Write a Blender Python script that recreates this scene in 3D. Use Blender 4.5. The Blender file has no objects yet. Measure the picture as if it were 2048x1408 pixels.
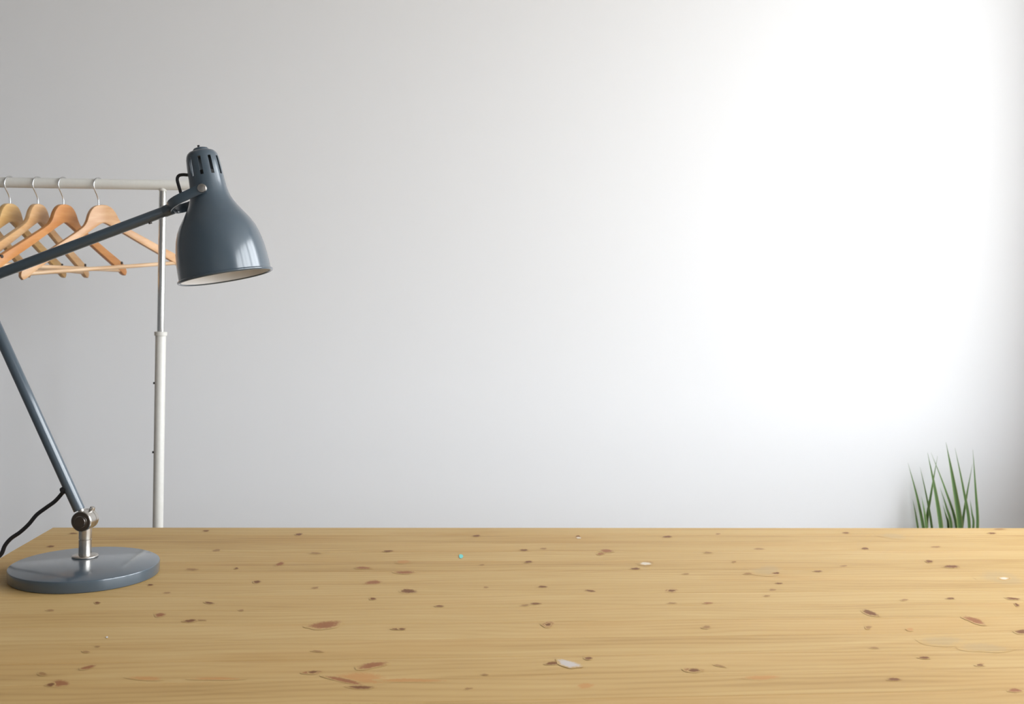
import bpy, bmesh, math, random
from mathutils import Vector, Matrix, noise

# ------------------------------------------------------------------ camera
S = bpy.context.scene
COL = S.collection
W, H = 2048, 1408
FPX, PITCH, ROLL, YAW = 1863.38, -0.027635, 0.025226, 0.113591
TABLE_Z = 0.75
CAM = Vector((0, 0, TABLE_Z + 0.427934))


def basis():
    cp, sp, cr, sr = math.cos(PITCH), math.sin(PITCH), math.cos(ROLL), math.sin(ROLL)
    r, f, u = Vector((1, 0, 0)), Vector((0, cp, sp)), Vector((0, -sp, cp))
    r, u = r * cr + u * sr, u * cr - r * sr
    m = Matrix.Rotation(-YAW, 3, 'Z')
    return m @ r, m @ u, m @ f


CR, CU, CF = basis()
cd = bpy.data.cameras.new('camera')
cam = bpy.data.objects.new('camera', cd)
COL.objects.link(cam)
cam.matrix_world = Matrix((
    (CR.x, CU.x, -CF.x, CAM.x), (CR.y, CU.y, -CF.y, CAM.y),
    (CR.z, CU.z, -CF.z, CAM.z), (0, 0, 0, 1)))
cd.sensor_fit = 'HORIZONTAL'
cd.sensor_width = 36
cd.lens = 36 * FPX / W
cd.clip_start = 0.05
cd.dof.use_dof = True
cd.dof.focus_distance = 1.56
cd.dof.aperture_fstop = 8.0
S.camera = cam

# ------------------------------------------------------------------ light, exposure
S.view_settings.view_transform = 'Standard'
S.view_settings.look = 'None'
S.view_settings.gamma = 1
S.view_settings.use_curve_mapping = False
S.view_settings.exposure = 0.0
S.cycles.use_denoising = True
S.cycles.max_bounces = 10
S.cycles.diffuse_bounces = 6

world = bpy.data.worlds.new('overcast_sky')
S.world = world
world.use_nodes = True
wn = world.node_tree
wn.nodes.clear()
w_out = wn.nodes.new('ShaderNodeOutputWorld')
w_bg = wn.nodes.new('ShaderNodeBackground')
w_tc = wn.nodes.new('ShaderNodeTexCoord')
w_sep = wn.nodes.new('ShaderNodeSeparateXYZ')
w_ramp = wn.nodes.new('ShaderNodeValToRGB')
w_map = wn.nodes.new('ShaderNodeMapRange')
w_map.inputs[1].default_value = -1
w_map.inputs[2].default_value = 1
wn.links.new(w_tc.outputs['Generated'], w_sep.inputs[0])
wn.links.new(w_sep.outputs['Z'], w_map.inputs[0])
wn.links.new(w_map.outputs[0], w_ramp.inputs[0])
wn.links.new(w_ramp.outputs[0], w_bg.inputs[0])
wn.links.new(w_bg.outputs[0], w_out.inputs[0])
e = w_ramp.color_ramp.elements
e[0].position, e[0].color = 0.485, (0.40, 0.39, 0.37, 1)     # pale paving outside
e[1].position, e[1].color = 0.515, (0.90, 0.95, 1.0, 1)      # overcast sky
w_bg.inputs[1].default_value = 10.8

ROOM_X0, ROOM_X1, ROOM_Y0, ROOM_Y1, ROOM_Z = -2.2, 2.32, -3.2, 3.0, 3.25
SILL, HEAD = 0.88, 3.05
WINDOWS = ((-1.50, -0.25), (-0.12, 1.13), (1.26, 2.51))     # y spans of the three windows


def portal(y0, y1):
    d = bpy.data.lights.new('window_portal', 'AREA')
    d.shape = 'RECTANGLE'
    d.size, d.size_y = y1 - y0, HEAD - SILL
    d.cycles.is_portal = True
    o = bpy.data.objects.new('window_portal', d)
    COL.objects.link(o)
    o.location = (ROOM_X1 + 0.03, (y0 + y1) / 2, (SILL + HEAD) / 2)
    # local -Z points into the room (-X), local X along world Y
    o.rotation_euler = Matrix(((0, 0, 1), (1, 0, 0), (0, 1, 0))).to_euler()


for y0, y1 in WINDOWS:
    portal(y0, y1)


# ------------------------------------------------------------------ pixel helpers
def ray(px, py):
    return CF + CR * ((px - W / 2) / FPX) - CU * ((py - H / 2) / FPX)


def on_z(px, py, z):
    d = ray(px, py)
    return CAM + d * ((z - CAM.z) / d.z)


def on_y(px, py, y):
    d = ray(px, py)
    return CAM + d * ((y - CAM.y) / d.y)


def on_plane(px, py, p0, n):
    d = ray(px, py)
    return CAM + d * ((p0 - CAM).dot(n) / d.dot(n))


# ------------------------------------------------------------------ materials
def new_mat(name):
    m = bpy.data.materials.new(name)
    m.use_nodes = True
    nt = m.node_tree
    return m, nt, nt.nodes['Principled BSDF']


def simple(name, color, rough=0.5, metal=0.0, coat=0.0, bump=0.0, bscale=200, var=0.0, spec=0.5, trans=0.0):
    m, nt, b = new_mat(name)
    b.inputs['Base Color'].default_value = (*color, 1)
    b.inputs['Roughness'].default_value = rough
    b.inputs['Metallic'].default_value = metal
    b.inputs['Coat Weight'].default_value = coat
    b.inputs['Coat Roughness'].default_value = 0.15
    b.inputs['Specular IOR Level'].default_value = spec
    tc = nt.nodes.new('ShaderNodeTexCoord')
    nz = nt.nodes.new('ShaderNodeTexNoise')
    nz.inputs['Scale'].default_value = bscale
    nz.inputs['Detail'].default_value = 4
    nt.links.new(tc.outputs['Object'], nz.inputs['Vector'])
    if bump:
        bp = nt.nodes.new('ShaderNodeBump')
        bp.inputs['Strength'].default_value = bump
        bp.inputs['Distance'].default_value = 0.001
        nt.links.new(nz.outputs[0], bp.inputs['Height'])
        nt.links.new(bp.outputs[0], b.inputs['Normal'])
    if var:
        mx = nt.nodes.new('ShaderNodeMix')
        mx.data_type = 'RGBA'
        mx.inputs[6].default_value = (*[c * (1 - var) for c in color], 1)
        mx.inputs[7].default_value = (*[min(1, c * (1 + var)) for c in color], 1)
        nt.links.new(nz.outputs[0], mx.inputs[0])
        nt.links.new(mx.outputs[2], b.inputs['Base Color'])
    return m


def math_node(nt, op, a, b=None, c=None):
    n = nt.nodes.new('ShaderNodeMath')
    n.operation = op
    for i, v in enumerate((a, b, c)):
        if v is None:
            continue
        if isinstance(v, (int, float)):
            n.inputs[i].default_value = v
        else:
            nt.links.new(v, n.inputs[i])
    return n.outputs[0]


STAVE = 0.07


def pine(nt):
    """planed pine staves running along X; returns colour and height sockets"""
    tc = nt.nodes.new('ShaderNodeTexCoord')
    sp = nt.nodes.new('ShaderNodeSeparateXYZ')
    nt.links.new(tc.outputs['Object'], sp.inputs[0])
    x, y = sp.outputs[0], sp.outputs[1]
    idx = math_node(nt, 'FLOOR', math_node(nt, 'DIVIDE', math_node(nt, 'ADD', y, 7.0), STAVE))
    wh = nt.nodes.new('ShaderNodeTexWhiteNoise')
    wh.noise_dimensions = '1D'
    nt.links.new(idx, wh.inputs['W'])
    rnd = wh.outputs['Value']

    def nz(sx, sy, detail=3, dist=0.0, rough=0.55):
        cx = nt.nodes.new('ShaderNodeCombineXYZ')
        nt.links.new(math_node(nt, 'MULTIPLY', math_node(nt, 'ADD', x, math_node(nt, 'MULTIPLY', rnd, 9.0)), sx), cx.inputs[0])
        nt.links.new(math_node(nt, 'MULTIPLY', y, sy), cx.inputs[1])
        nt.links.new(math_node(nt, 'MULTIPLY', rnd, 13.0), cx.inputs[2])
        n = nt.nodes.new('ShaderNodeTexNoise')
        n.inputs['Scale'].default_value = 1
        n.inputs['Detail'].default_value = detail
        n.inputs['Roughness'].default_value = rough
        n.inputs['Distortion'].default_value = dist
        nt.links.new(cx.outputs[0], n.inputs['Vector'])
        return n.outputs[0]
    swirl = nz(2.4, 9, 2)
    ring = math_node(nt, 'SINE', math_node(nt, 'ADD', math_node(nt, 'MULTIPLY', y, 420.0), math_node(nt, 'MULTIPLY', swirl, 26.0)))
    ring = math_node(nt, 'MULTIPLY_ADD', ring, 0.5, 0.5)
    ring = math_node(nt, 'POWER', ring, 2.2)
    broad = nz(2.6, 26, 4, 0.7)
    fibre = nz(9.0, 420, 3)
    patch = nz(2.2, 7, 2, 0.3)
    amp = math_node(nt, 'MULTIPLY', ring, nz(0.9, 14, 1))
    v = math_node(nt, 'MULTIPLY_ADD', amp, 0.24, math_node(nt, 'MULTIPLY', broad, 0.78))
    v = math_node(nt, 'MULTIPLY_ADD', fibre, 0.24, v)
    v = math_node(nt, 'MULTIPLY_ADD', rnd, 0.20, v)
    rp = nt.nodes.new('ShaderNodeValToRGB')
    el = rp.color_ramp.elements
    el[0].position, el[0].color = 0.30, PINE[0]
    el[1].position, el[1].color = 1.05, PINE[2]
    m = el.new(0.68)
    m.color = PINE[1]
    nt.links.new(v, rp.inputs[0])
    # warm resin-rich patches
    mx = nt.nodes.new('ShaderNodeMix')
    mx.data_type = 'RGBA'
    mr = nt.nodes.new('ShaderNodeMapRange')
    mr.inputs[1].default_value, mr.inputs[2].default_value = 0.50, 0.78
    mr.inputs[3].default_value, mr.inputs[4].default_value = 0.0, 0.45
    nt.links.new(patch, mr.inputs[0])
    nt.links.new(mr.outputs[0], mx.inputs[0])
    nt.links.new(rp.outputs[0], mx.inputs[6])
    mx.inputs[7].default_value = PINE[3]
    return mx.outputs[2], v


PINE = ((0.535, 0.370, 0.165, 1), (0.455, 0.292, 0.112, 1), (0.325, 0.185, 0.058, 1), (0.455, 0.255, 0.080, 1))


def pine_mat(name, knot):
    m, nt, b = new_mat(name)
    col, hgt = pine(nt)
    b.inputs['Roughness'].default_value = 0.5
    b.inputs['Specular IOR Level'].default_value = 0.18
    if knot:
        at = nt.nodes.new('ShaderNodeAttribute')
        at.attribute_name = 'edge'
        oi = nt.nodes.new('ShaderNodeObjectInfo')
        tc = nt.nodes.new('ShaderNodeTexCoord')
        nz = nt.nodes.new('ShaderNodeTexNoise')
        nz.inputs['Scale'].default_value = 260
        nt.links.new(tc.outputs['Object'], nz.inputs['Vector'])
        k = math_node(nt, 'MULTIPLY_ADD', math_node(nt, 'SUBTRACT', nz.outputs[0], 0.5), 0.7, at.outputs['Fac'])
        mr = nt.nodes.new('ShaderNodeMapRange')
        mr.interpolation_type = 'SMOOTHSTEP'
        mr.inputs[1].default_value, mr.inputs[2].default_value = 0.45, 0.97
        mr.inputs[3].default_value, mr.inputs[4].default_value = 1.0, 0.0
        nt.links.new(k, mr.inputs[0])
        edge0 = math_node(nt, 'LESS_THAN', at.outputs['Fac'], 0.985)
        fac = math_node(nt, 'MULTIPLY', math_node(nt, 'MULTIPLY', mr.outputs[0], edge0), oi.outputs['Alpha'])
        mx = nt.nodes.new('ShaderNodeMix')
        mx.data_type = 'RGBA'
        nt.links.new(fac, mx.inputs[0])
        nt.links.new(col, mx.inputs[6])
        nt.links.new(oi.outputs['Color'], mx.inputs[7])
        col = mx.outputs[2]
    nt.links.new(col, b.inputs['Base Color'])
    bp = nt.nodes.new('ShaderNodeBump')
    bp.inputs['Strength'].default_value = 0.12
    bp.inputs['Distance'].default_value = 0.0006
    nt.links.new(hgt, bp.inputs['Height'])
    nt.links.new(bp.outputs[0], b.inputs['Normal'])
    return m


def hanger_wood(name):
    m, nt, b = new_mat(name)
    tc = nt.nodes.new('ShaderNodeTexCoord')
    mp = nt.nodes.new('ShaderNodeMapping')
    mp.inputs['Scale'].default_value = (14, 60, 70)
    oi = nt.nodes.new('ShaderNodeObjectInfo')
    nz = nt.nodes.new('ShaderNodeTexNoise')
    nz.inputs['Scale'].default_value = 1
    nz.inputs['Detail'].default_value = 4
    nz.inputs['Distortion'].default_value = 0.6
    nt.links.new(tc.outputs['Object'], mp.inputs[0])
    nt.links.new(mp.outputs[0], nz.inputs['Vector'])
    mx = nt.nodes.new('ShaderNodeMix')
    mx.data_type = 'RGBA'
    mx.blend_type = 'MULTIPLY'
    mx.inputs[0].default_value = 1
    rp = nt.nodes.new('ShaderNodeValToRGB')
    rp.color_ramp.elements[0].position, rp.color_ramp.elements[0].color = 0.3, (1, 1, 1, 1)
    rp.color_ramp.elements[1].position, rp.color_ramp.elements[1].color = 0.72, (0.82, 0.70, 0.58, 1)
    nt.links.new(nz.outputs[0], rp.inputs[0])
    nt.links.new(oi.outputs['Color'], mx.inputs[6])
    nt.links.new(rp.outputs[0], mx.inputs[7])
    nt.links.new(mx.outputs[2], b.inputs['Base Color'])
    b.inputs['Roughness'].default_value = 0.38
    return m


def leaf_mat():
    m, nt, b = new_mat('leaf_green')
    at = nt.nodes.new('ShaderNodeAttribute')
    at.attribute_name = 'edge'
    rp = nt.nodes.new('ShaderNodeValToRGB')
    el = rp.color_ramp.elements
    el[0].position, el[0].color = 0.0, (0.085, 0.17, 0.05, 1)
    el[1].position, el[1].color = 1.0, (0.34, 0.40, 0.16, 1)
    k = el.new(0.55)
    k.color = (0.12, 0.22, 0.065, 1)
    nt.links.new(at.outputs['Fac'], rp.inputs[0])
    nt.links.new(rp.outputs[0], b.inputs['Base Color'])
    b.inputs['Roughness'].default_value = 0.45
    return m


M = {
    'wall': simple('wall_paint', (0.812, 0.812, 0.818), 0.75, bump=0.12, bscale=60, spec=0.3),
    'room': simple('light_room_paint', (0.72, 0.72, 0.72), 0.8, bump=0.1, bscale=60),
    'side': simple('dark_room_paint', (0.16, 0.16, 0.165), 0.8, bump=0.1, bscale=60),
    'ceiling': simple('ceiling_paint', (0.62, 0.62, 0.62), 0.8, bump=0.1, bscale=60),
    'floor': simple('floor_boards', (0.34, 0.28, 0.22), 0.5, bump=0.1, bscale=20, var=0.25),
    'frame': simple('window_white', (0.75, 0.75, 0.75), 0.4, bump=0.05),
    'pine': pine_mat('pine_stave', False),
    'knot': pine_mat('pine_knot', True),
    'paint': simple('lamp_enamel', (0.050, 0.074, 0.097), 0.30, coat=0.9, bump=0.03, bscale=900),
    'white_enamel': simple('reflector_white', (0.78, 0.76, 0.74), 0.35, bump=0.02, bscale=600),
    'steel': simple('brushed_nickel', (0.56, 0.53, 0.49), 0.27, metal=1.0, bump=0.03, bscale=500),
    'dark_steel': simple('dark_nickel', (0.12, 0.105, 0.095), 0.33, metal=1.0, bump=0.03, bscale=500),  # dark metal parts; also carries the painted shade of the joint front
    'chrome': simple('chrome_tube', (0.72, 0.72, 0.70), 0.16, metal=1.0, bump=0.02, bscale=400),
    'rack': simple('rack_white', (0.66, 0.645, 0.60), 0.38, bump=0.06, bscale=120, var=0.06),
    'cable': simple('black_cable', (0.012, 0.012, 0.014), 0.38, bump=0.02, bscale=500),
    'dark': simple('dark_brown', (0.035, 0.018, 0.010), 0.55, bump=0.05, bscale=500),
    'wire': simple('hook_wire', (0.62, 0.62, 0.62), 0.25, metal=1.0, bump=0.02, bscale=400),
    'hanger': hanger_wood('hanger_beech'),
    'leaf': leaf_mat(),
    'pot': simple('pot_grey', (0.30, 0.30, 0.30), 0.6, bump=0.1, bscale=80),
    'soil': simple('soil', (0.05, 0.035, 0.025), 0.95, bump=0.8, bscale=150),
    'glassbulb': simple('bulb_opal', (0.85, 0.85, 0.84), 0.2, bump=0.01),
    'teal': simple('teal_speck', (0.16, 0.55, 0.50), 0.5, bump=0.05),
    'chip': simple('white_paint_mark', (0.62, 0.59, 0.57), 0.5, bump=0.05, var=0.08),
    'black': simple('soft_black', (0.02, 0.02, 0.02), 0.6, bump=0.05),
}


# ------------------------------------------------------------------ mesh helpers
def link(name, me, mat, parent=None, smooth=None):
    me.materials.append(mat)
    o = bpy.data.objects.new(name, me)
    COL.objects.link(o)
    if parent is not None:
        o.parent = parent
    if smooth is not None:
        for p in me.polygons:
            p.use_smooth = True
        me.set_sharp_from_angle(angle=math.radians(smooth))
    return o


def bm_obj(name, bm, mat, parent=None, smooth=None, origin=None):
    bmesh.ops.recalc_face_normals(bm, faces=bm.faces)
    if origin is not None:
        bmesh.ops.translate(bm, verts=bm.verts, vec=-Vector(origin))
    me = bpy.data.meshes.new(name)
    bm.to_mesh(me)
    bm.free()
    return link(name, me, mat, parent, smooth)


def empty(name, loc, label, cat, group=None):
    o = bpy.data.objects.new(name, None)
    COL.objects.link(o)
    o.location = loc
    o.empty_display_size = 0.05
    return tag(o, label, cat, group)


def tag(o, label, cat, group=None):
    o['label'] = label
    o['category'] = cat
    if group:
        o['group'] = group
    return o


def structure(o):
    o['kind'] = 'structure'
    return o


def box(bm, x0, x1, y0, y1, z0, z1, bev=0.0):
    r = bmesh.ops.create_cube(bm, size=1)
    bmesh.ops.scale(bm, vec=(x1 - x0, y1 - y0, z1 - z0), verts=r['verts'])
    bmesh.ops.translate(bm, vec=((x0 + x1) / 2, (y0 + y1) / 2, (z0 + z1) / 2), verts=r['verts'])
    if bev:
        ed = list({e for v in r['verts'] for e in v.link_edges})
        bmesh.ops.bevel(bm, geom=ed, offset=bev, segments=2, profile=0.5, affect='EDGES')


def frame_of(axis):
    a = Vector(axis).normalized()
    t = Vector((0, 0, 1)) if abs(a.z) < 0.9 else Vector((1, 0, 0))
    u = a.cross(t).normalized()
    return a, u, a.cross(u).normalized()


def lathe(bm, prof, origin, axis, seg=48, u=None, closed=False, skip=None):
    """prof: (s along axis, radius); skip(ring, seg) drops faces"""
    a, u0, v0 = frame_of(axis)
    if u is not None:
        u0 = (u - a * u.dot(a)).normalized()
        v0 = a.cross(u0)
    rings = []
    for s, r in prof:
        c = Vector(origin) + a * s
        if r < 1e-6:
            rings.append([bm.verts.new(c)])
        else:
            rings.append([bm.verts.new(c + (u0 * math.cos(2 * math.pi * i / seg) + v0 * math.sin(2 * math.pi * i / seg)) * r)
                          for i in range(seg)])
    n = len(rings)
    for k in range(n if closed else n - 1):
        A, B = rings[k], rings[(k + 1) % n]
        for i in range(seg):
            if skip and skip(k, i):
                continue
            j = (i + 1) % seg
            if len(A) == 1 and len(B) == 1:
                continue
            if len(A) == 1:
                bm.faces.new((A[0], B[i], B[j]))
            elif len(B) == 1:
                bm.faces.new((A[i], A[j], B[0]))
            else:
                bm.faces.new((A[i], A[j], B[j], B[i]))
    return rings


def rod(bm, p0, p1, r0, r1=None, seg=24, bev=0.0):
    r1 = r0 if r1 is None else r1
    p0, p1 = Vector(p0), Vector(p1)
    L = (p1 - p0).length
    b = bev or min(r0, r1) * 0.12
    lathe(bm, [(0, 0), (0, r0 - b), (b * 0.3, r0 - b * 0.3), (b, r0), (L - b, r1), (L - b * 0.3, r1 - b * 0.3), (L, r1 - b), (L, 0)], p0, p1 - p0, seg)


def sweep(bm, pts, r, seg=12, shape=None, up=None, caps=True):
    """tube (or custom cross-section list of (u, v)) along points, parallel transported"""
    pts = [Vector(p) for p in pts]
    tang = []
    for i in range(len(pts)):
        a, b = pts[max(i - 1, 0)], pts[min(i + 1, len(pts) - 1)]
        tang.append((b - a).normalized())
    if up is None:
        _, u, _ = frame_of(tang[0])
    else:
        u = Vector(up)
    rings = []
    for i, p in enumerate(pts):
        t = tang[i]
        u = (u - t * u.dot(t)).normalized()
        v = t.cross(u)
        rr = r[i] if isinstance(r, (list, tuple)) else r
        sec = shape or [(math.cos(2 * math.pi * k / seg), math.sin(2 * math.pi * k / seg)) for k in range(seg)]
        rings.append([bm.verts.new(p + (u * a + v * b) * rr) for a, b in sec])
    n = len(rings[0])
    for A, B in zip(rings, rings[1:]):
        for i in range(n):
            j = (i + 1) % n
            bm.faces.new((A[i], A[j], B[j], B[i]))
    if caps:
        bm.faces.new(list(reversed(rings[0])))
        bm.faces.new(rings[-1])


def catmull(pts, n=8):
    out = []
    P = [Vector(p) for p in pts]
    P = [P[0] * 2 - P[1]] + P + [P[-1] * 2 - P[-2]]
    for i in range(1, len(P) - 2):
        for k in range(n):
            t = k / n
            a, b, c, d = P[i - 1], P[i], P[i + 1], P[i + 2]
            out.append(0.5 * (2 * b + (c - a) * t + (2 * a - 5 * b + 4 * c - d) * t * t + (3 * b - a - 3 * c + d) * t ** 3))
    out.append(P[-2])
    return out


# ------------------------------------------------------------------ the room
def slab(name, mat, *dims):
    bm = bmesh.new()
    box(bm, *dims)
    return structure(bm_obj(name, bm, mat))


T = 0.15
slab('floor', M['floor'], ROOM_X0 - T, ROOM_X1 + T, ROOM_Y0 - T, ROOM_Y1 + T, -0.1, 0)
slab('ceiling', M['ceiling'], ROOM_X0 - T, ROOM_X1 + T, ROOM_Y0 - T, ROOM_Y1 + T, ROOM_Z, ROOM_Z + 0.1)
slab('wall_back', M['wall'], ROOM_X0 - T, ROOM_X1 + T, ROOM_Y1, ROOM_Y1 + T, 0, ROOM_Z)
slab('wall_front', M['room'], ROOM_X0 - T, ROOM_X1 + T, ROOM_Y0 - T, ROOM_Y0, 0, ROOM_Z)
slab('wall_left', M['side'], ROOM_X0 - T, ROOM_X0, ROOM_Y0, ROOM_Y1, 0, ROOM_Z)
bm = bmesh.new()
box(bm, ROOM_X1, ROOM_X1 + T, ROOM_Y0, ROOM_Y1, 0, SILL)
box(bm, ROOM_X1, ROOM_X1 + T, ROOM_Y0, ROOM_Y1, HEAD, ROOM_Z)
ys = [ROOM_Y0] + [v for w in WINDOWS for v in w] + [ROOM_Y1]
for a, b in zip(ys[::2], ys[1::2]):
    box(bm, ROOM_X1, ROOM_X1 + T, a, b, SILL, HEAD)
structure(bm_obj('wall_right', bm, M['wall']))
for k, (y0, y1) in enumerate(WINDOWS):
    x = ROOM_X1 + 0.06
    bm = bmesh.new()
    for a, b, c, d in ((y0, y1, SILL, SILL + 0.05), (y0, y1, HEAD - 0.05, HEAD),
                       (y0, y0 + 0.05, SILL + 0.05, HEAD - 0.05), (y1 - 0.05, y1, SILL + 0.05, HEAD - 0.05)):
        box(bm, x, x + 0.06, a, b, c, d)
    wdw = structure(bm_obj('window_%d' % (k + 1), bm, M['frame']))
    bm = bmesh.new()
    ym = (y0 + y1) / 2
    box(bm, x + 0.005, x + 0.055, ym - 0.03, ym + 0.03, SILL + 0.05, HEAD - 0.05)
    bm_obj('mullion', bm, M['frame'], wdw)
    bm = bmesh.new()
    box(bm, ROOM_X1 - 0.06, x, y0 - 0.04, y1 + 0.04, SILL - 0.03, SILL, 0.004)
    bm_obj('window_sill', bm, M['frame'], wdw)

# ------------------------------------------------------------------ table
TX0, TX1 = -0.6967, 1.56
TY1 = 1.9571
NST = 15
TY0 = TY1 - NST * STAVE
# stave index in the material floors (y + 7) / STAVE, so the table origin sits on a stave boundary
TO = Vector(((TX0 + TX1) / 2, TY1 - 7 * STAVE, 0))
table = empty('pine_table', TO, 'long knotty pine table with a worn glued-stave top, filling the foreground', 'table')
TTH = 0.034
planks = []
for k in range(NST):
    y1 = TY1 - k * STAVE
    y0 = y1 - STAVE
    c = 0.0005
    rnd = random.Random(40 + k)
    dz = rnd.uniform(-0.00012, 0.00012)
    zt = TABLE_Z + dz
    sec = [(y0, TABLE_Z - TTH), (y1, TABLE_Z - TTH), (y1, zt - c), (y1 - c, zt), (y0 + c, zt), (y0, zt - c)]
    if k == 0:
        sec = [(y0, TABLE_Z - TTH), (y1 - .002, TABLE_Z - TTH), (y1, TABLE_Z - TTH + .002), (y1, zt - .003), (y1 - .001, zt - .001), (y1 - .003, zt), (y0 + c, zt), (y0, zt - c)]
    bm = bmesh.new()
    A = [bm.verts.new((TX0, a, b)) for a, b in sec]
    B = [bm.verts.new((TX1, a, b)) for a, b in sec]
    n = len(sec)
    for i in range(n):
        bm.faces.new((A[i], A[(i + 1) % n], B[(i + 1) % n], B[i]))
    bm.faces.new(A)
    bm.faces.new(B)
    planks.append(bm_obj('plank', bm, M['pine'], table, origin=TO))
for yy in (TY0 + 0.07, TY1 - 0.09):
    bm = bmesh.new()
    box(bm, TX0 + 0.14, TX1 - 0.14, yy, yy + 0.022, TABLE_Z - TTH - 0.09, TABLE_Z - TTH, 0.002)
    bm_obj('apron', bm, M['pine'], table, origin=TO)
for xx in (TX0 + 0.08, TX1 - 0.15):
    for yy in (TY0 + 0.06, TY1 - 0.13):
        bm = bmesh.new()
        box(bm, xx, xx + 0.07, yy, yy + 0.07, 0, TABLE_Z - TTH, 0.004)
        bm_obj('leg', bm, M['pine'], table, origin=TO)

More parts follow.
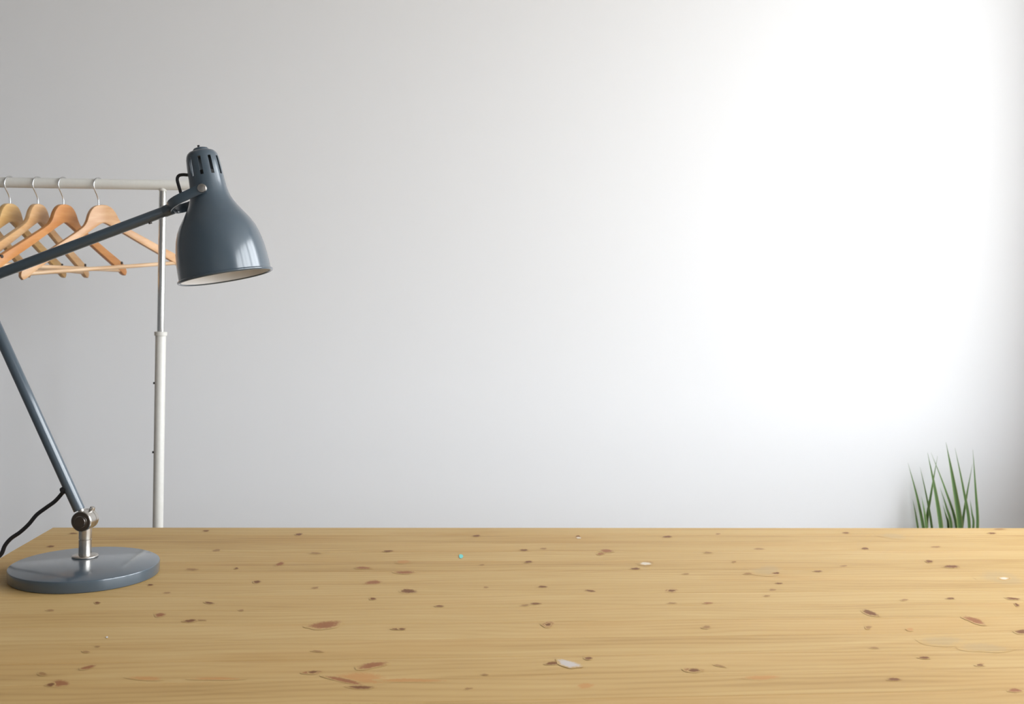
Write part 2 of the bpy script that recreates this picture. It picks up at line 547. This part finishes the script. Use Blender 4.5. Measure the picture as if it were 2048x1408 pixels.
# knots and stains: pixel centre, half width, half height, tilt (px rise over the half width), kind
D, R, FT, O, G, Wt = 'dark', 'red', 'faint', 'orange', 'grey', 'white'
KCOL = {D: (0.155, 0.055, 0.016, 0.95), R: (0.25, 0.085, 0.030, 0.88), FT: (0.23, 0.105, 0.034, 0.72),
        O: (0.45, 0.195, 0.058, 0.62), G: (0.36, 0.270, 0.150, 0.40), Wt: (0.64, 0.57, 0.48, 0.85)}
KNOTS = [
    (195, 1206, 6, 2.5, 0, D), (101, 1221, 7, 2.5, 0, FT), (320, 1230, 10, 4.5, 0, R), (380, 1242, 12, 3.5, 1, D),
    (402, 1240.5, 12, 1.5, 0, FT), (176, 1335, 14, 4, 4, R), (85, 1348, 9, 4, 0, FT), (101, 1370, 9, 4, 2, D), (120, 1367, 18, 7, 2, R),
    (172, 1304, 7, 2.5, -1, FT), (334, 1186, 8, 2, 0, FT), (293, 1357, 34, 4, -2, O), (195, 1293, 5, 2, 0, FT),
    (412, 1062, 6, 2, 0, D), (598, 1069, 8, 2.5, 1, D), (433, 1101, 9, 2.5, 1, FT), (776, 1102.5, 10, 2, 0, D), (560, 1128, 9, 3.5, 2, R),
    (473, 1137, 4, 2, 0, D), (726, 1136, 16, 2.5, 0, R), (514, 1164, 8, 3, 1, D), (630, 1176, 8, 2.5, 1.5, FT), (746, 1165, 16, 4.5, 2, R),
    (746, 1198, 7, 2.5, 0, D), (418, 1206, 9, 2.5, -1, D), (483, 1221, 5, 2.5, 0, FT), (631, 1106.5, 11, 2, 0, FT),
    (650, 1250, 32, 8, 6, R), (793, 1258.5, 9, 2, 0, D), (624, 1345, 18, 4, 2, R), (626, 1344.5, 10, 3, 1, D), (744, 1331, 30, 6, 5, R),
    (722, 1375, 24, 4, 0, D), (688, 1361, 34, 5, -9, R), (722, 1356, 55, 11, -2, O), (822, 1361, 60, 4, -1, O), (432, 1357.5, 44, 3.5, 0, O),
    (635, 1303, 12, 2, -1, FT), (953, 1072, 8, 2.3, 0, D), (1156, 1073, 5, 2, 0, D), (1157.5, 1076, 5, 1.8, 0, Wt), (1048, 1100.5, 8, 2.3, 0, D),
    (1087, 1097.5, 8, 1.8, 0, FT), (1057, 1124, 9, 2.3, 1, D), (964, 1130, 5, 1.8, 0, FT), (809, 1145, 18, 3.5, 0, R), (806, 1124, 13, 4, 0, O),
    (816.6, 1182.5, 15, 5, 0, D), (1085, 1173.6, 9, 2.2, -.5, D), (972, 1175, 6, 1.8, 0, FT), (1181, 1182, 10, 2.3, -1, D), (879, 1212.5, 8, 2.2, 0, D),
    (1071, 1207.6, 11, 2.2, .5, D), (1050, 1210.5, 9, 2, .5, FT), (1096, 1249, 11, 6, 0, R), (1096, 1249.5, 6, 3.5, 0, D), (804, 1258.4, 8, 2, 0, D),
    (1104.7, 1327, 14, 3.5, 0, D), (1177, 1317, 9, 3, 0, D), (970, 1349.5, 6, 2, 0, FT), (937, 1377.6, 8, 2.3, 0, FT), (1171, 1372, 17, 6, 0, O),
    (1213, 1102, 13, 3.6, 0, R), (1201, 1108, 7, 2.3, 0, R), (1335, 1073.6, 9, 2.3, 0, D), (1436, 1068, 5, 1.8, 0, FT), (1518, 1098, 11, 2, 0, FT),
    (1416, 1105.4, 8, 2, 0, FT), (1292, 1127.5, 14, 5, 0, FT), (1291, 1127.5, 11, 3.2, -1, Wt), (1271, 1137.6, 9, 2.4, 0, D), (1468, 1124, 5, 2, 0, FT),
    (1372, 1148, 7, 1.5, 0, FT), (1496, 1147.4, 8, 2.3, 0, FT), (1552.5, 1146.5, 7, 2.3, 0, D), (1534, 1141, 30, 10, 3, G), (1342.6, 1181.6, 12, 4, -.5, R),
    (1343, 1181.8, 8, 2.8, 0, D), (1558, 1167, 7, 1.8, 0, D), (1545, 1180, 8, 2.3, 0, FT), (1534, 1192, 7, 1.5, 0, FT), (1416, 1206.4, 9, 2, 0, R),
    (1344, 1206.4, 8, 1.8, 0, FT), (1413, 1254.5, 8, 3.8, 0, FT), (1386.5, 1340.5, 18, 5, 0, R), (1388, 1341, 12, 3.8, -.5, D), (1440, 1332, 11, 2.2, -3, FT),
    (1524, 1355.5, 34, 5, 0, O), (1692, 1066, 7, 2, 0, D), (1786, 1072, 24, 6, -2, G), (1984, 1066.7, 8, 2, 0, D), (1999, 1058.6, 13, 1.8, 0, FT),
    (1730, 1097.3, 8, 2.3, 0, D), (1872, 1094, 10, 2.2, .5, FT), (1858.6, 1123, 8, 2.8, 0, D), (1687.5, 1132, 7, 1.8, 0, FT), (1903, 1133.4, 17, 3, -.5, D),
    (1636, 1142.8, 8, 1.8, 0, D), (2003, 1156, 46, 14, -6, G), (2008, 1157, 11, 4, 0, FT), (2008, 1157, 8, 2.8, 0, Wt), (1901, 1197, 8, 2, 0, D),
    (1809, 1200, 8, 2, 1, FT), (2026, 1197.5, 13, 2.5, -1.5, D), (2034, 1210, 5, 3, -2, D), (1740, 1226, 17, 5, -6, D), (1949, 1241, 20, 6, -7, R),
    (1737, 1255, 6, 4, 0, FT), (1820, 1259, 7, 3.5, -1, O), (2044, 1263.6, 13, 5, 0, D), (1884, 1282, 38, 11, 0, G), (1967, 1295, 44, 10, -3, G),
    (1749, 1296, 10, 2, -1, FT), (1849, 1315.7, 11, 3, 0, D), (1960, 1330, 10, 3, 0, R), (1960, 1330.3, 7, 2.2, 0, D), (1788, 1359, 14, 3.3, 0, D),
    (2030, 1381, 14, 4, -1, R), (102, 1093, 8, 2, .5, D), (147, 1067, 8, 1.6, 0, D), (301, 1170, 6, 2, 0, D), (384, 1139, 12, 2.5, 0, FT),
]


def lie_down(cx, cy, a, b, tilt, seed, zoff, rings=5, seg=22, ragged=0.22):
    """an irregular patch on the table top whose outline covers the given pixels"""
    bm = bmesh.new()
    lay = bm.verts.layers.float.new('edge')
    rr = random.Random(seed)
    ph = [rr.uniform(0, 6.28) for _ in range(3)]

    def pt(t, ang):
        w = 1 + ragged * (math.sin(2 * ang + ph[0]) * 0.4 + math.sin(3 * ang + ph[1]) * 0.35 + math.sin(5 * ang + ph[2]) * 0.25)
        dx = math.cos(ang) * a * w * t
        dy = math.sin(ang) * b * w * t - dx / a * tilt
        q = on_z(cx + dx, cy + dy, TABLE_Z)
        q.x = min(max(q.x, TX0 + .001), TX1)
        q.y = min(q.y, TY1 - .0015)
        return Vector((q.x, q.y, TABLE_Z + zoff)) - TO
    cv = bm.verts.new(pt(0, 0))
    cv[lay] = 0
    prev = None
    for r in range(1, rings + 1):
        t = r / rings
        ring = []
        for i in range(seg):
            v = bm.verts.new(pt(t, 2 * math.pi * i / seg))
            v[lay] = t
            ring.append(v)
        for i in range(seg):
            j = (i + 1) % seg
            if prev is None:
                bm.faces.new((cv, ring[i], ring[j]))
            else:
                bm.faces.new((prev[i], ring[i], ring[j], prev[j]))
        prev = ring
    return bm


def plank_at(px, py):
    y = on_z(px, py, TABLE_Z).y
    return planks[max(0, min(NST - 1, int((TY1 - y) / STAVE)))]


ORDER = {G: 0, O: 1, FT: 2, R: 3, D: 4, Wt: 5}
for i, (cx, cy, a, b, t, kind) in enumerate(sorted(KNOTS, key=lambda k: ORDER[k[5]])):
    bm = lie_down(cx, cy, a * 1.25, b * 1.12, t, i, 0.00022 + 0.00003 * ORDER[kind] + 0.0000002 * i)
    o = bm_obj('stain' if kind == G else 'knot', bm, M['knot'], plank_at(cx, cy))
    o.color = KCOL[kind]
bm = lie_down(922, 1113, 4.5, 4, 0, 77, 0.0005, 2, 18, 0.12)
o = bm_obj('paint_speck', bm, M['teal'], plank_at(922, 1113))
o['label'] = 'tiny turquoise paint speck'
bm = lie_down(1137, 1328, 25, 9, -4, 79, 0.0005, 5, 28, 0.3)
o = bm_obj('paint_mark', bm, M['knot'], plank_at(1137, 1328))
o.color = (0.50, 0.46, 0.44, 0.9)
o['label'] = 'small whitish paint mark'
bm = lie_down(214, 1275, 2.2, 1.8, 0, 83, 0.0005, 2, 12, 0.1)
o = bm_obj('paint_speck', bm, M['chip'], plank_at(214, 1275))
o['label'] = 'tiny white paint speck'

# ------------------------------------------------------------------ desk lamp
E1 = Vector((math.cos(YAW), -math.sin(YAW), 0))         # lamp plane: sideways, faces the camera
E3 = Vector((math.sin(YAW), math.cos(YAW), 0))          # away from the camera
Z = Vector((0, 0, 1))
TB = TABLE_Z + 0.0004
BASE_H = 0.0188
BC = Vector((-0.51775, 1.59822, TB))
lamp = empty('desk_lamp', BC, 'blue-grey enamel desk lamp with a jointed arm and a bell shade, on the pine table', 'lamp')


def part(name, bm, mat, parent=None, smooth=40):
    return bm_obj(name, bm, mat, parent or lamp, smooth, origin=BC)


STEM = on_z(170, 1112.5, TB + BASE_H)


def L(px, py, depth=0.0):
    return on_plane(px, py, STEM + E3 * depth, E3)


bm = bmesh.new()
lathe(bm, [(0, 0), (0, 0.1135), (0.001, 0.1145), (0.0165, 0.115), (0.0180, 0.1145), (BASE_H, 0.1130), (BASE_H, 0)], BC, Z, 128)
part('base_plate', bm, M['paint'], smooth=30)
s0 = TB + BASE_H
bm = bmesh.new()
lathe(bm, [(0, 0), (0, 0.0205), (0.0008, 0.0212), (0.0020, 0.0208), (0.0028, 0.0195), (0.0028, 0)], Vector((STEM.x, STEM.y, s0)), Z, 64)
part('flange', bm, M['steel'])
JC = L(169.5, 1040)                                     # joint centre
zj = JC.z - s0
bm = bmesh.new()
g = 0.7 * zj * 0.62 + 0.008
lathe(bm, [(0.002, 0), (0.002, 0.0103), (zj - 0.0330, 0.0103), (zj - 0.0325, 0.0094), (zj - 0.0315, 0.0094), (zj - 0.0310, 0.0103), (zj - 0.006, 0.0103), (zj - 0.006, 0)],
      Vector((STEM.x, STEM.y, s0)), Z, 48)
part('stem', bm, M['steel'])
# pivot joint: a drum whose axis runs towards the camera
bm = bmesh.new()
R_J = 0.0172
lathe(bm, [(-0.0155, 0), (-0.0155, 0.0100), (-0.0140, 0.0105), (-0.0140, R_J - 0.0012), (-0.0128, R_J), (0.0045, R_J), (0.0050, R_J - 0.0009), (0.0060, R_J - 0.0009),
           (0.0065, R_J), (0.0150, R_J), (0.0162, R_J - 0.0012), (0.0162, 0)], JC, E3, 64)
drum = part('joint_drum', bm, M['steel'])
bm = bmesh.new()
lathe(bm, [(-0.0148, 0), (-0.0148, 0.0152), (-0.0138, 0.0162), (-0.0130, 0.0162), (-0.0130, 0)], JC, E3, 56)
part('shaded_joint_face', bm, M['dark_steel'], drum)  # added dark disc; shade on the drum's front is put into its colour
bm = bmesh.new()
lathe(bm, [(-0.0190, 0), (-0.0190, 0.0082), (-0.0180, 0.0092), (-0.0150, 0.0094), (-0.0150, 0)], JC, E3, 40)
part('tension_knob', bm, M['dark_steel'], drum)
bm = bmesh.new()
rod(bm, JC + E3 * 0.010 + Z * 0.012 + E1 * 0.006, JC + E3 * 0.010 + Z * 0.0205 + E1 * 0.009, 0.0042, seg=20)
part('set_screw', bm, M['steel'], drum)
# arms
ARM0, ELB = L(157, 1016, -0.004), L(-48, 565, -0.004)
da = (ELB - ARM0).normalized()
bm = bmesh.new()
rod(bm, ARM0 - da * 0.004, ELB, 0.0094, seg=32, bev=0.0012)
low = part('lower_arm', bm, M['paint'])
bm = bmesh.new()
rod(bm, ARM0 - da * 0.010 + E1 * 0.002, ARM0 + da * 0.003 + E1 * 0.004, 0.0050, seg=20)
part('arm_socket', bm, M['steel'], low)
bm = bmesh.new()
UB, UE = ELB + E3 * 0.0, L(341, 418.5, -0.004)
lathe(bm, [(-0.016, 0), (-0.016, 0.0155), (-0.014, 0.017), (0.014, 0.017), (0.016, 0.0155), (0.016, 0)], ELB, E3, 48)
part('elbow_joint', bm, M['steel'])
bm = bmesh.new()
rod(bm, UB, UE, 0.0088, seg=32, bev=0.0012)
upa = part('upper_arm', bm, M['paint'])
ub = (UE - UB).normalized()
perp = Vector((ub.z * E1.x, ub.z * E1.y, -ub.dot(E1)))    # downwards in the lamp plane
bm = bmesh.new()
sc = UE - ub * 0.040 + perp * 0.0075
rod(bm, sc, sc + perp * 0.0035, 0.0030, seg=16)
part('screw', bm, M['dark_steel'], upa)

# shade
S_TOP, S_RIM = L(402.0, 302), L(451.5, 553)
ax = (S_RIM - S_TOP).normalized()
k = (S_RIM - S_TOP).length / math.hypot(49.5, 251)      # metres per pixel along the axis
KR = k / 1.035
prof_px = [(0, 93.5), (6, 93.4), (20, 93), (36, 92), (52, 90.3), (67, 87.6), (82, 84), (96, 79), (109, 72), (120, 64.5), (130, 57.5), (140, 51), (150, 45.4), (158, 41.8), (166, 39.2),
           (176, 37.4), (188, 36.4), (203, 35.4), (215, 34.8), (228, 34.0), (240, 32.8), (246, 31.4), (250.5, 29), (254, 25), (256, 19), (257, 12), (257, 0)]
SEG = 100
slot_rows = [i for i, (s, r) in enumerate(prof_px[:-1]) if s >= 203 and prof_px[i + 1][0] <= 240]
u_ref = -E3                                              # towards the camera
OFF = 3


def slot(kk, i):
    return kk in slot_rows and ((i + OFF) % 10) in (0, 1, 2)


bm = bmesh.new()
lathe(bm, [(-s * k, r * KR) for s, r in prof_px], S_RIM, ax, SEG, u=u_ref, skip=slot)
shade = part('lamp_shade', bm, M['paint'], smooth=50)
bnd = bmesh.new()
bnd.from_mesh(shade.data)
for e_ in bnd.edges:
    if len(e_.link_faces) == 1:
        e_.smooth = False
bnd.to_mesh(shade.data)
bnd.free()
md = shade.modifiers.new('thickness', 'SOLIDIFY')
md.thickness, md.offset = 0.0011, -1
bm = bmesh.new()
lathe(bm, [(-s * k, r * KR - 0.0022) for s, r in prof_px[:13]], S_RIM, ax, 96, u=u_ref)
part('reflector', bm, M['white_enamel'], shade, 60)
bm = bmesh.new()
rt = 0.0026
lathe(bm, [(-0.5 * k + rt * math.sin(a), 94 * KR + rt * math.cos(a)) for a in [2 * math.pi * i / 12 for i in range(12)]], S_RIM, ax, 120, closed=True)
part('rim', bm, M['paint'], shade, 80)
bm = bmesh.new()
lathe(bm, [(-256 * k, 16 * KR), (-258.5 * k, 16 * KR), (-261 * k, 14 * KR), (-262.5 * k, 9 * KR), (-263 * k, 0)], S_RIM, ax, 40)
cap = part('cap', bm, M['paint'], shade, 50)
bm = bmesh.new()
cc = S_RIM - ax * (262 * k) - E1 * 0.0025
rod(bm, cc, cc - ax * (5.5 * k), 0.0020, seg=14)
part('screw', bm, M['cable'], shade)
bm = bmesh.new()
lathe(bm, [(-215 * k, 0), (-215 * k, 20 * KR), (-150 * k, 20 * KR), (-149 * k, 0)], S_RIM, ax, 40)
part('socket', bm, M['black'], shade, 50)
bm = bmesh.new()
lathe(bm, [(-149 * k, 0), (-149 * k, 15 * KR), (-135 * k, 18 * KR), (-115 * k, 27 * KR), (-95 * k, 32 * KR), (-75 * k, 30 * KR), (-60 * k, 20 * KR), (-54 * k, 0)],
      S_RIM, ax, 40)
part('bulb', bm, M['glassbulb'], shade, 60)

# yoke: a flat strap bent round the neck of the shade, pivots on both sides
PV = S_RIM - ax * (174 * k)
YE = L(341.5, 418.0)
yd = (PV - YE)
yl = yd.length
yd.normalize()
yn = E3.cross(yd).normalized()
if yn.z < 0:
    yn = -yn
GAP = 0.0350
path = []
for i in range(7):
    path.append(YE + yd * (yl + 0.004 - (yl + 0.004 - GAP * 0.9) * i / 6) - E3 * GAP)
for i in range(1, 12):
    a = math.pi * i / 12
    path.append(YE + yd * (GAP * 0.9 * (1 - math.sin(a))) - E3 * (GAP * math.cos(a)))
for i in range(7):
    path.append(YE + yd * (GAP * 0.9 + (yl + 0.004 - GAP * 0.9) * i / 6) + E3 * GAP)
hw, ht = 0.0078, 0.0013
bm = bmesh.new()
sweep(bm, path, 1.0, shape=[(hw, ht * .6), (hw * .9, ht), (-hw * .9, ht), (-hw, ht * .6), (-hw, -ht * .6), (-hw * .9, -ht), (hw * .9, -ht), (hw, -ht * .6)], up=yn)
yoke = part('yoke', bm, M['paint'], smooth=35)
for sgn in (-1, 1):
    bm = bmesh.new()
    lathe(bm, [(0, 0), (0, 0.0075), (0.005, 0.0075), (0.0062, 0.0068), (0.0066, 0.005), (0.0066, 0)], PV + E3 * (sgn * (GAP - 0.0035)), E3 * sgn, 32)
    part('pivot_knob', bm, M['steel'], yoke)
bm = bmesh.new()
rod(bm, UE - ub * 0.012, UE + ub * 0.006, 0.0098, seg=28, bev=0.0015)
part('collar', bm, M['paint'], yoke)
# cable loop between arm and shade cap
bm = bmesh.new()
sweep(bm, catmull([L(362, 400), L(362, 388), L(357.5, 372), L(354.5, 359), L(357.5, 351.5), L(365, 349.5), L(376, 350)], 6), 0.0027, 12)
part('cable_loop', bm, M['cable'], lamp, 60)
# power cord: leaves the lower arm, drops over the left table end to the floor
bm = bmesh.new()
nb = L(131, 981, -0.004)
rod(bm, L(136, 976, -0.006), L(123.5, 982.5, -0.006), 0.0072, 0.0060, seg=18)
part('cord_grommet', bm, M['cable'], low)
# the cord hangs clear of the table end, in the lamp's own plane
c_end = L(-6, 1122)
cp_ = [L(129, 981), L(111, 1001.5), L(93.5, 1014.5), L(73.5, 1029.5), L(57.5, 1048.5), L(40, 1064.5), L(22, 1077), L(10, 1091), L(2, 1109), Vector((-0.688, 1.661, 0.7600)), Vector((-0.706, 1.663, 0.7560)), Vector((-0.726, 1.665, 0.7400)), Vector((-0.742, 1.666, 0.700))]
fx = TX0 - 0.065
cp_ += [Vector((fx, c_end.y, 0.60)), Vector((fx - 0.01, c_end.y + .02, 0.30)), Vector((fx - 0.02, c_end.y + .05, 0.05)), Vector((fx - 0.06, c_end.y + .12, 0.0036)), Vector((fx - 0.30, c_end.y + .30, 0.0036))]
bm = bmesh.new()
sweep(bm, catmull(cp_, 7), 0.0034, 12)
part('power_cord', bm, M['cable'], lamp, 60)

# ------------------------------------------------------------------ clothes rack
YR = 2.45
RZ = on_y(328, 370, YR).z
RR = 0.0128
POST_T = on_y(328.5, 380, YR)
POST_X = 0.5 * (POST_T.x + on_y(313, 1050, YR).x)
RX0, RX1 = POST_X - 1.06, POST_X + 0.085
RAIL_SLOPE = 0.026               # the rail sags towards its far left end


def rail_z(x):
    return RZ + (x - POST_X) * RAIL_SLOPE


rack = empty('clothes_rack', (POST_X - 0.53, YR, 0), 'white metal clothes rail with chrome uprights behind the table', 'clothes rack')
RO = rack.location


def rpart(name, bm, mat, parent=None, smooth=40):
    return bm_obj(name, bm, mat, parent or rack, smooth, origin=RO)


bm = bmesh.new()
rod(bm, (RX0, YR, rail_z(RX0)), (RX1, YR, rail_z(RX1)), RR, seg=32, bev=0.002)
rpart('rail', bm, M['rack'])
collar_z = on_y(320, 667, YR).z
for i, x in enumerate((POST_X, POST_X - 0.97)):
    bm = bmesh.new()
    rod(bm, (x, YR, collar_z - 0.25), (x, YR, rail_z(x) - RR * 0.7), 0.0090, seg=32)
    up_ = rpart('upright', bm, M['chrome'])
    bm = bmesh.new()
    rod(bm, (x, YR, rail_z(x) - RR - 0.003), (x, YR, rail_z(x) - RR * 0.5), 0.0095, seg=24)
    rpart('end_cap', bm, M['rack'], up_)
    bm = bmesh.new()
    rod(bm, (x, YR, 0.07), (x, YR, collar_z - 0.004), 0.0128, seg=32)
    tube = rpart('outer_tube', bm, M['rack'])
    bm = bmesh.new()
    lathe(bm, [(-0.006, 0.0130), (-0.0055, 0.0152), (0.0035, 0.0156), (0.0045, 0.0145), (0.0048, 0.0092)], (x, YR, collar_z), Z, 40)
    rpart('collar', bm, M['rack'], tube)
    for py in (766, 904):
        zz = on_y(308, py, YR).z
        bm = bmesh.new()
        rod(bm, (x - 0.0118, YR - 0.004, zz), (x - 0.0155, YR - 0.0045, zz), 0.0028, seg=12)
        rpart('lock_button', bm, M['black'], tube)
    bm = bmesh.new()
    rod(bm, (x, YR - 0.22, 0.07), (x, YR + 0.22, 0.07), 0.0128, seg=24)
    rpart('foot', bm, M['rack'])
    for sy in (-0.2, 0.2):
        bm = bmesh.new()
        lathe(bm, [(-0.01, 0), (-0.01, 0.021), (-0.008, 0.024), (0.008, 0.024), (0.01, 0.021), (0.01, 0)], (x, YR + sy, 0.0245), Vector((1, 0, 0)), 24)
        c = rpart('caster', bm, M['black'])
        bm = bmesh.new()
        rod(bm, (x, YR + sy, 0.044), (x, YR + sy, 0.07), 0.006, seg=14)
        rpart('caster_stem', bm, M['chrome'], c)
bm = bmesh.new()
rod(bm, (POST_X - 0.97, YR, 0.12), (POST_X, YR, 0.12), 0.010, seg=24)
rpart('lower_bar', bm, M['rack'])

# ------------------------------------------------------------------ hangers
AP = -0.0665                     # wood apex below the top of the rail


def hanger_meshes():
    up = [(0, 0), (0.014, -0.0018), (0.026, -0.0085), (0.036, -0.021), (0.044, -0.0385), (0.054, -0.0515), (0.075, -0.0650), (0.105, -0.0815), (0.150, -0.1060),
          (0.190, -0.1270), (0.210, -0.1385), (0.222, -0.1500), (0.2265, -0.1630), (0.222, -0.1720)]
    lo = [(0.213, -0.1690), (0.190, -0.1530), (0.150, -0.1300), (0.105, -0.1040), (0.060, -0.0770), (0.020, -0.0535), (0.006, -0.0465), (0, -0.0450)]
    half = [(v.x, v.y) for v in catmull([Vector((a, b, 0)) for a, b in up], 4)] + \
           [(v.x, v.y) for v in catmull([Vector((a, b, 0)) for a, b in lo], 3)]
    out = half + [(-a, b) for a, b in reversed(half[1:-1])]
    bm = bmesh.new()
    t = 0.0062
    vs = [bm.verts.new((a, -t, b + AP)) for a, b in out]
    f = bm.faces.new(vs)
    r = bmesh.ops.extrude_face_region(bm, geom=[f])
    nv = [g_ for g_ in r['geom'] if isinstance(g_, bmesh.types.BMVert)]
    bmesh.ops.translate(bm, verts=nv, vec=(0, 2 * t, 0))
    rim = [e_ for e_ in bm.edges if abs(e_.verts[0].co.y - e_.verts[1].co.y) < 1e-6]
    bmesh.ops.bevel(bm, geom=rim, offset=0.0016, segments=2, profile=0.5, affect='EDGES')
    body = bm
    bar = bmesh.new()
    rod(bar, (-0.208, 0, -0.158 + AP), (0.208, 0, -0.158 + AP), 0.0052, seg=16)
    notches = []
    for s in (-1, 1):
        n = bmesh.new()
        rod(n, (s * 0.205, -0.0075, -0.1385 + AP), (s * 0.205, 0.0075, -0.1385 + AP), 0.0042, seg=14)
        notches.append(n)
    return body, bar, notches


def hook_mesh():
    # hook lies in the plane across the rail (local Y, Z here), swivelled independently of the wood
    r = 0.0190
    cz = -r
    pts = [Vector((0, 0, AP - 0.006)), Vector((0, 0, AP + 0.004)), Vector((0, -0.001, AP + 0.013)), Vector((0, -0.006, AP + 0.023)), Vector((0, -0.0155, AP + 0.036))]
    for a in range(195, 25, -15):
        pts.append(Vector((0, r * math.cos(math.radians(a)), cz + r * math.sin(math.radians(a)))))
    bm = bmesh.new()
    sweep(bm, catmull(pts, 4), 0.0017, 10)
    return bm


hb, hbar, hn = hanger_meshes()
hook_bm = hook_mesh()


def mesh_of(name, bm, mat, smooth):
    bmesh.ops.recalc_face_normals(bm, faces=bm.faces)
    me = bpy.data.meshes.new(name)
    bm.to_mesh(me)
    bm.free()
    me.materials.append(mat)
    for p in me.polygons:
        p.use_smooth = True
    me.set_sharp_from_angle(angle=math.radians(smooth))
    return me


MB = mesh_of('hanger_body', hb, M['hanger'], 40)
MBAR = mesh_of('trouser_bar', hbar, M['hanger'], 40)
MN = [mesh_of('notch', n, M['dark'], 40) for n in hn]
MH = mesh_of('hook', hook_bm, M['wire'], 60)
HANGERS = [
    # apex pixel x, yaw of the wood, tilt, colour, label
    (197, 50, 7.5, (0.66, 0.40, 0.21), 'pale pinkish wooden coat hanger nearest the rail\'s end post'),
    (127, 68, 2.0, (0.62, 0.29, 0.10), 'reddest wooden coat hanger, second from the rail\'s end post'),
    (76, 78, 0.0, (0.70, 0.45, 0.23), 'tan wooden coat hanger, third from the rail\'s end post'),
    (20, 76, 0.0, (0.70, 0.465, 0.20), 'yellowish wooden coat hanger, fourth from the rail\'s end post'),
    (-34, 84, 0.0, (0.56, 0.34, 0.13), 'wooden coat hanger cut off by the left edge, only its arm showing'),
]
GROUP = 'wooden coat hangers on the rail'
for px, psi, tilt, colr, lab in HANGERS:
    ap = on_y(px, 413, YR)
    h = empty('coat_hanger', (ap.x, YR, rail_z(ap.x) + RR + 0.0018), lab, 'hanger', GROUP)
    h.rotation_euler = (0, 0, math.radians(psi))
    tl = Matrix.Rotation(math.radians(-tilt), 4, 'Y')
    piv = Matrix.Translation((0, 0, -0.02))
    mt = piv @ tl @ piv.inverted()
    for nm, me in (('body', MB), ('trouser_bar', MBAR), ('notch', MN[0]), ('notch', MN[1])):
        o = bpy.data.objects.new(nm, me)
        COL.objects.link(o)
        o.parent = h
        o.matrix_basis = mt
        o.color = (*colr, 1)
        if nm == 'trouser_bar':
            o.color = (0.70, 0.50, 0.32, 1)
    o = bpy.data.objects.new('hook', MH)
    COL.objects.link(o)
    o.parent = h
    o.matrix_basis = Matrix.Rotation(math.radians(-psi - 20), 4, 'Z')

# ------------------------------------------------------------------ plant beyond the table
YP = 2.93
LEAVES = [  # tip px, px where it crosses the table edge, width px, depth offset
    (1855, 905, 1881, 1053, 11, 0.00), (1862, 905, 1912, 1053, 8, -0.02), (1892, 885, 1919.5, 1053, 13, -0.04), (1910, 896, 1938, 1053, 8, 0.01),
    (1945.5, 898, 1954, 1053, 9, 0.00), (1816, 926, 1846, 1053, 7, 0.02), (1840, 934, 1863, 1053, 6, 0.04), (1843, 992, 1852, 1053, 8, -0.01),
    (1875, 912, 1853, 1053, 7, 0.055), (1880, 975, 1902, 1053, 7, 0.02), (1940, 999, 1946, 1053, 7, 0.04), (1945, 928, 1924, 1053, 6, 0.06),
    (1825, 998, 1835, 1053, 5, 0.03), (1886, 1010, 1896, 1053, 7, 0.03),
]
PZ = 0.30
pc = on_y(1899, 1053, YP)
PC = Vector((pc.x, YP - 0.03, 0))
plant = empty('potted_plant', PC, 'green grass-leaved plant by the wall, behind the table at right', 'plant')
bm = bmesh.new()
lathe(bm, [(0, 0), (0, 0.068), (0.004, 0.072), (PZ - 0.02, 0.083), (PZ, 0.084), (PZ, 0.077), (PZ - 0.03, 0.075), (PZ - 0.03, 0)], PC, Z, 48)
bm_obj('pot', bm, M['pot'], plant, 40, origin=PC)
bm = bmesh.new()
lathe(bm, [(PZ - 0.035, 0), (PZ - 0.035, 0.0745), (PZ - 0.022, 0.074), (PZ - 0.018, 0.04), (PZ - 0.016, 0)], PC, Z, 32)
bm_obj('soil', bm, M['soil'], plant, 40, origin=PC)
for i, (tx, ty, bx, by, wpx, dy) in enumerate(LEAVES):
    y = YP + dy * 0.6 - 0.01
    tip = on_y(tx, ty, y + 0.02)
    mid = on_y(bx, by, y)
    mx = on_y((tx + bx) / 2 - (tx - bx) * 0.06, (ty + by) / 2, y + 0.005)
    root = Vector((PC.x + max(-.05, min(.05, (mid.x - PC.x) * 0.45)), PC.y + dy * 0.5, PZ - 0.02))
    low_ = Vector(((root.x + mid.x) / 2 + (mid.x - root.x) * 0.12, (root.y + mid.y) / 2, (root.z + mid.z) / 2))
    pts = catmull([root, low_, mid, mx, tip], 7)
    wm = 0.88 * wpx * (mid - CAM).dot(CF) / FPX
    bm = bmesh.new()
    lay = bm.verts.layers.float.new('edge')
    n = len(pts)
    side = Vector((1, 0.25 * math.sin(i * 2.1), 0)).normalized()
    rows = []
    for q, p in enumerate(pts):
        t = q / (n - 1)
        w = wm * 0.5 * (min(1, 0.75 + t * 0.5) if t < 0.5 else max(0.04, 1 - ((t - 0.5) / 0.5) ** 1.5))
        tg = (pts[min(q + 1, n - 1)] - pts[max(q - 1, 0)]).normalized()
        sd = (side - tg * side.dot(tg)).normalized()
        nr = tg.cross(sd)
        if nr.y > 0:
            nr = -nr
        row = []
        for a, b, ed in ((-1, .35, 1), (-.5, .1, .4), (0, 0, 0), (.5, .1, .4), (1, .35, 1), (.5, -.12, .4), (0, -.25, 0), (-.5, -.12, .4)):
            v = bm.verts.new(p + sd * (a * w) + nr * (b * w))
            v[lay] = ed
            row.append(v)
        rows.append(row)
    for A, B in zip(rows, rows[1:]):
        for j in range(8):
            bm.faces.new((A[j], A[(j + 1) % 8], B[(j + 1) % 8], B[j]))
    bm.faces.new(rows[0])
    bm.faces.new(rows[-1])
    bm_obj('leaf', bm, M['leaf'], plant, 60, origin=PC)
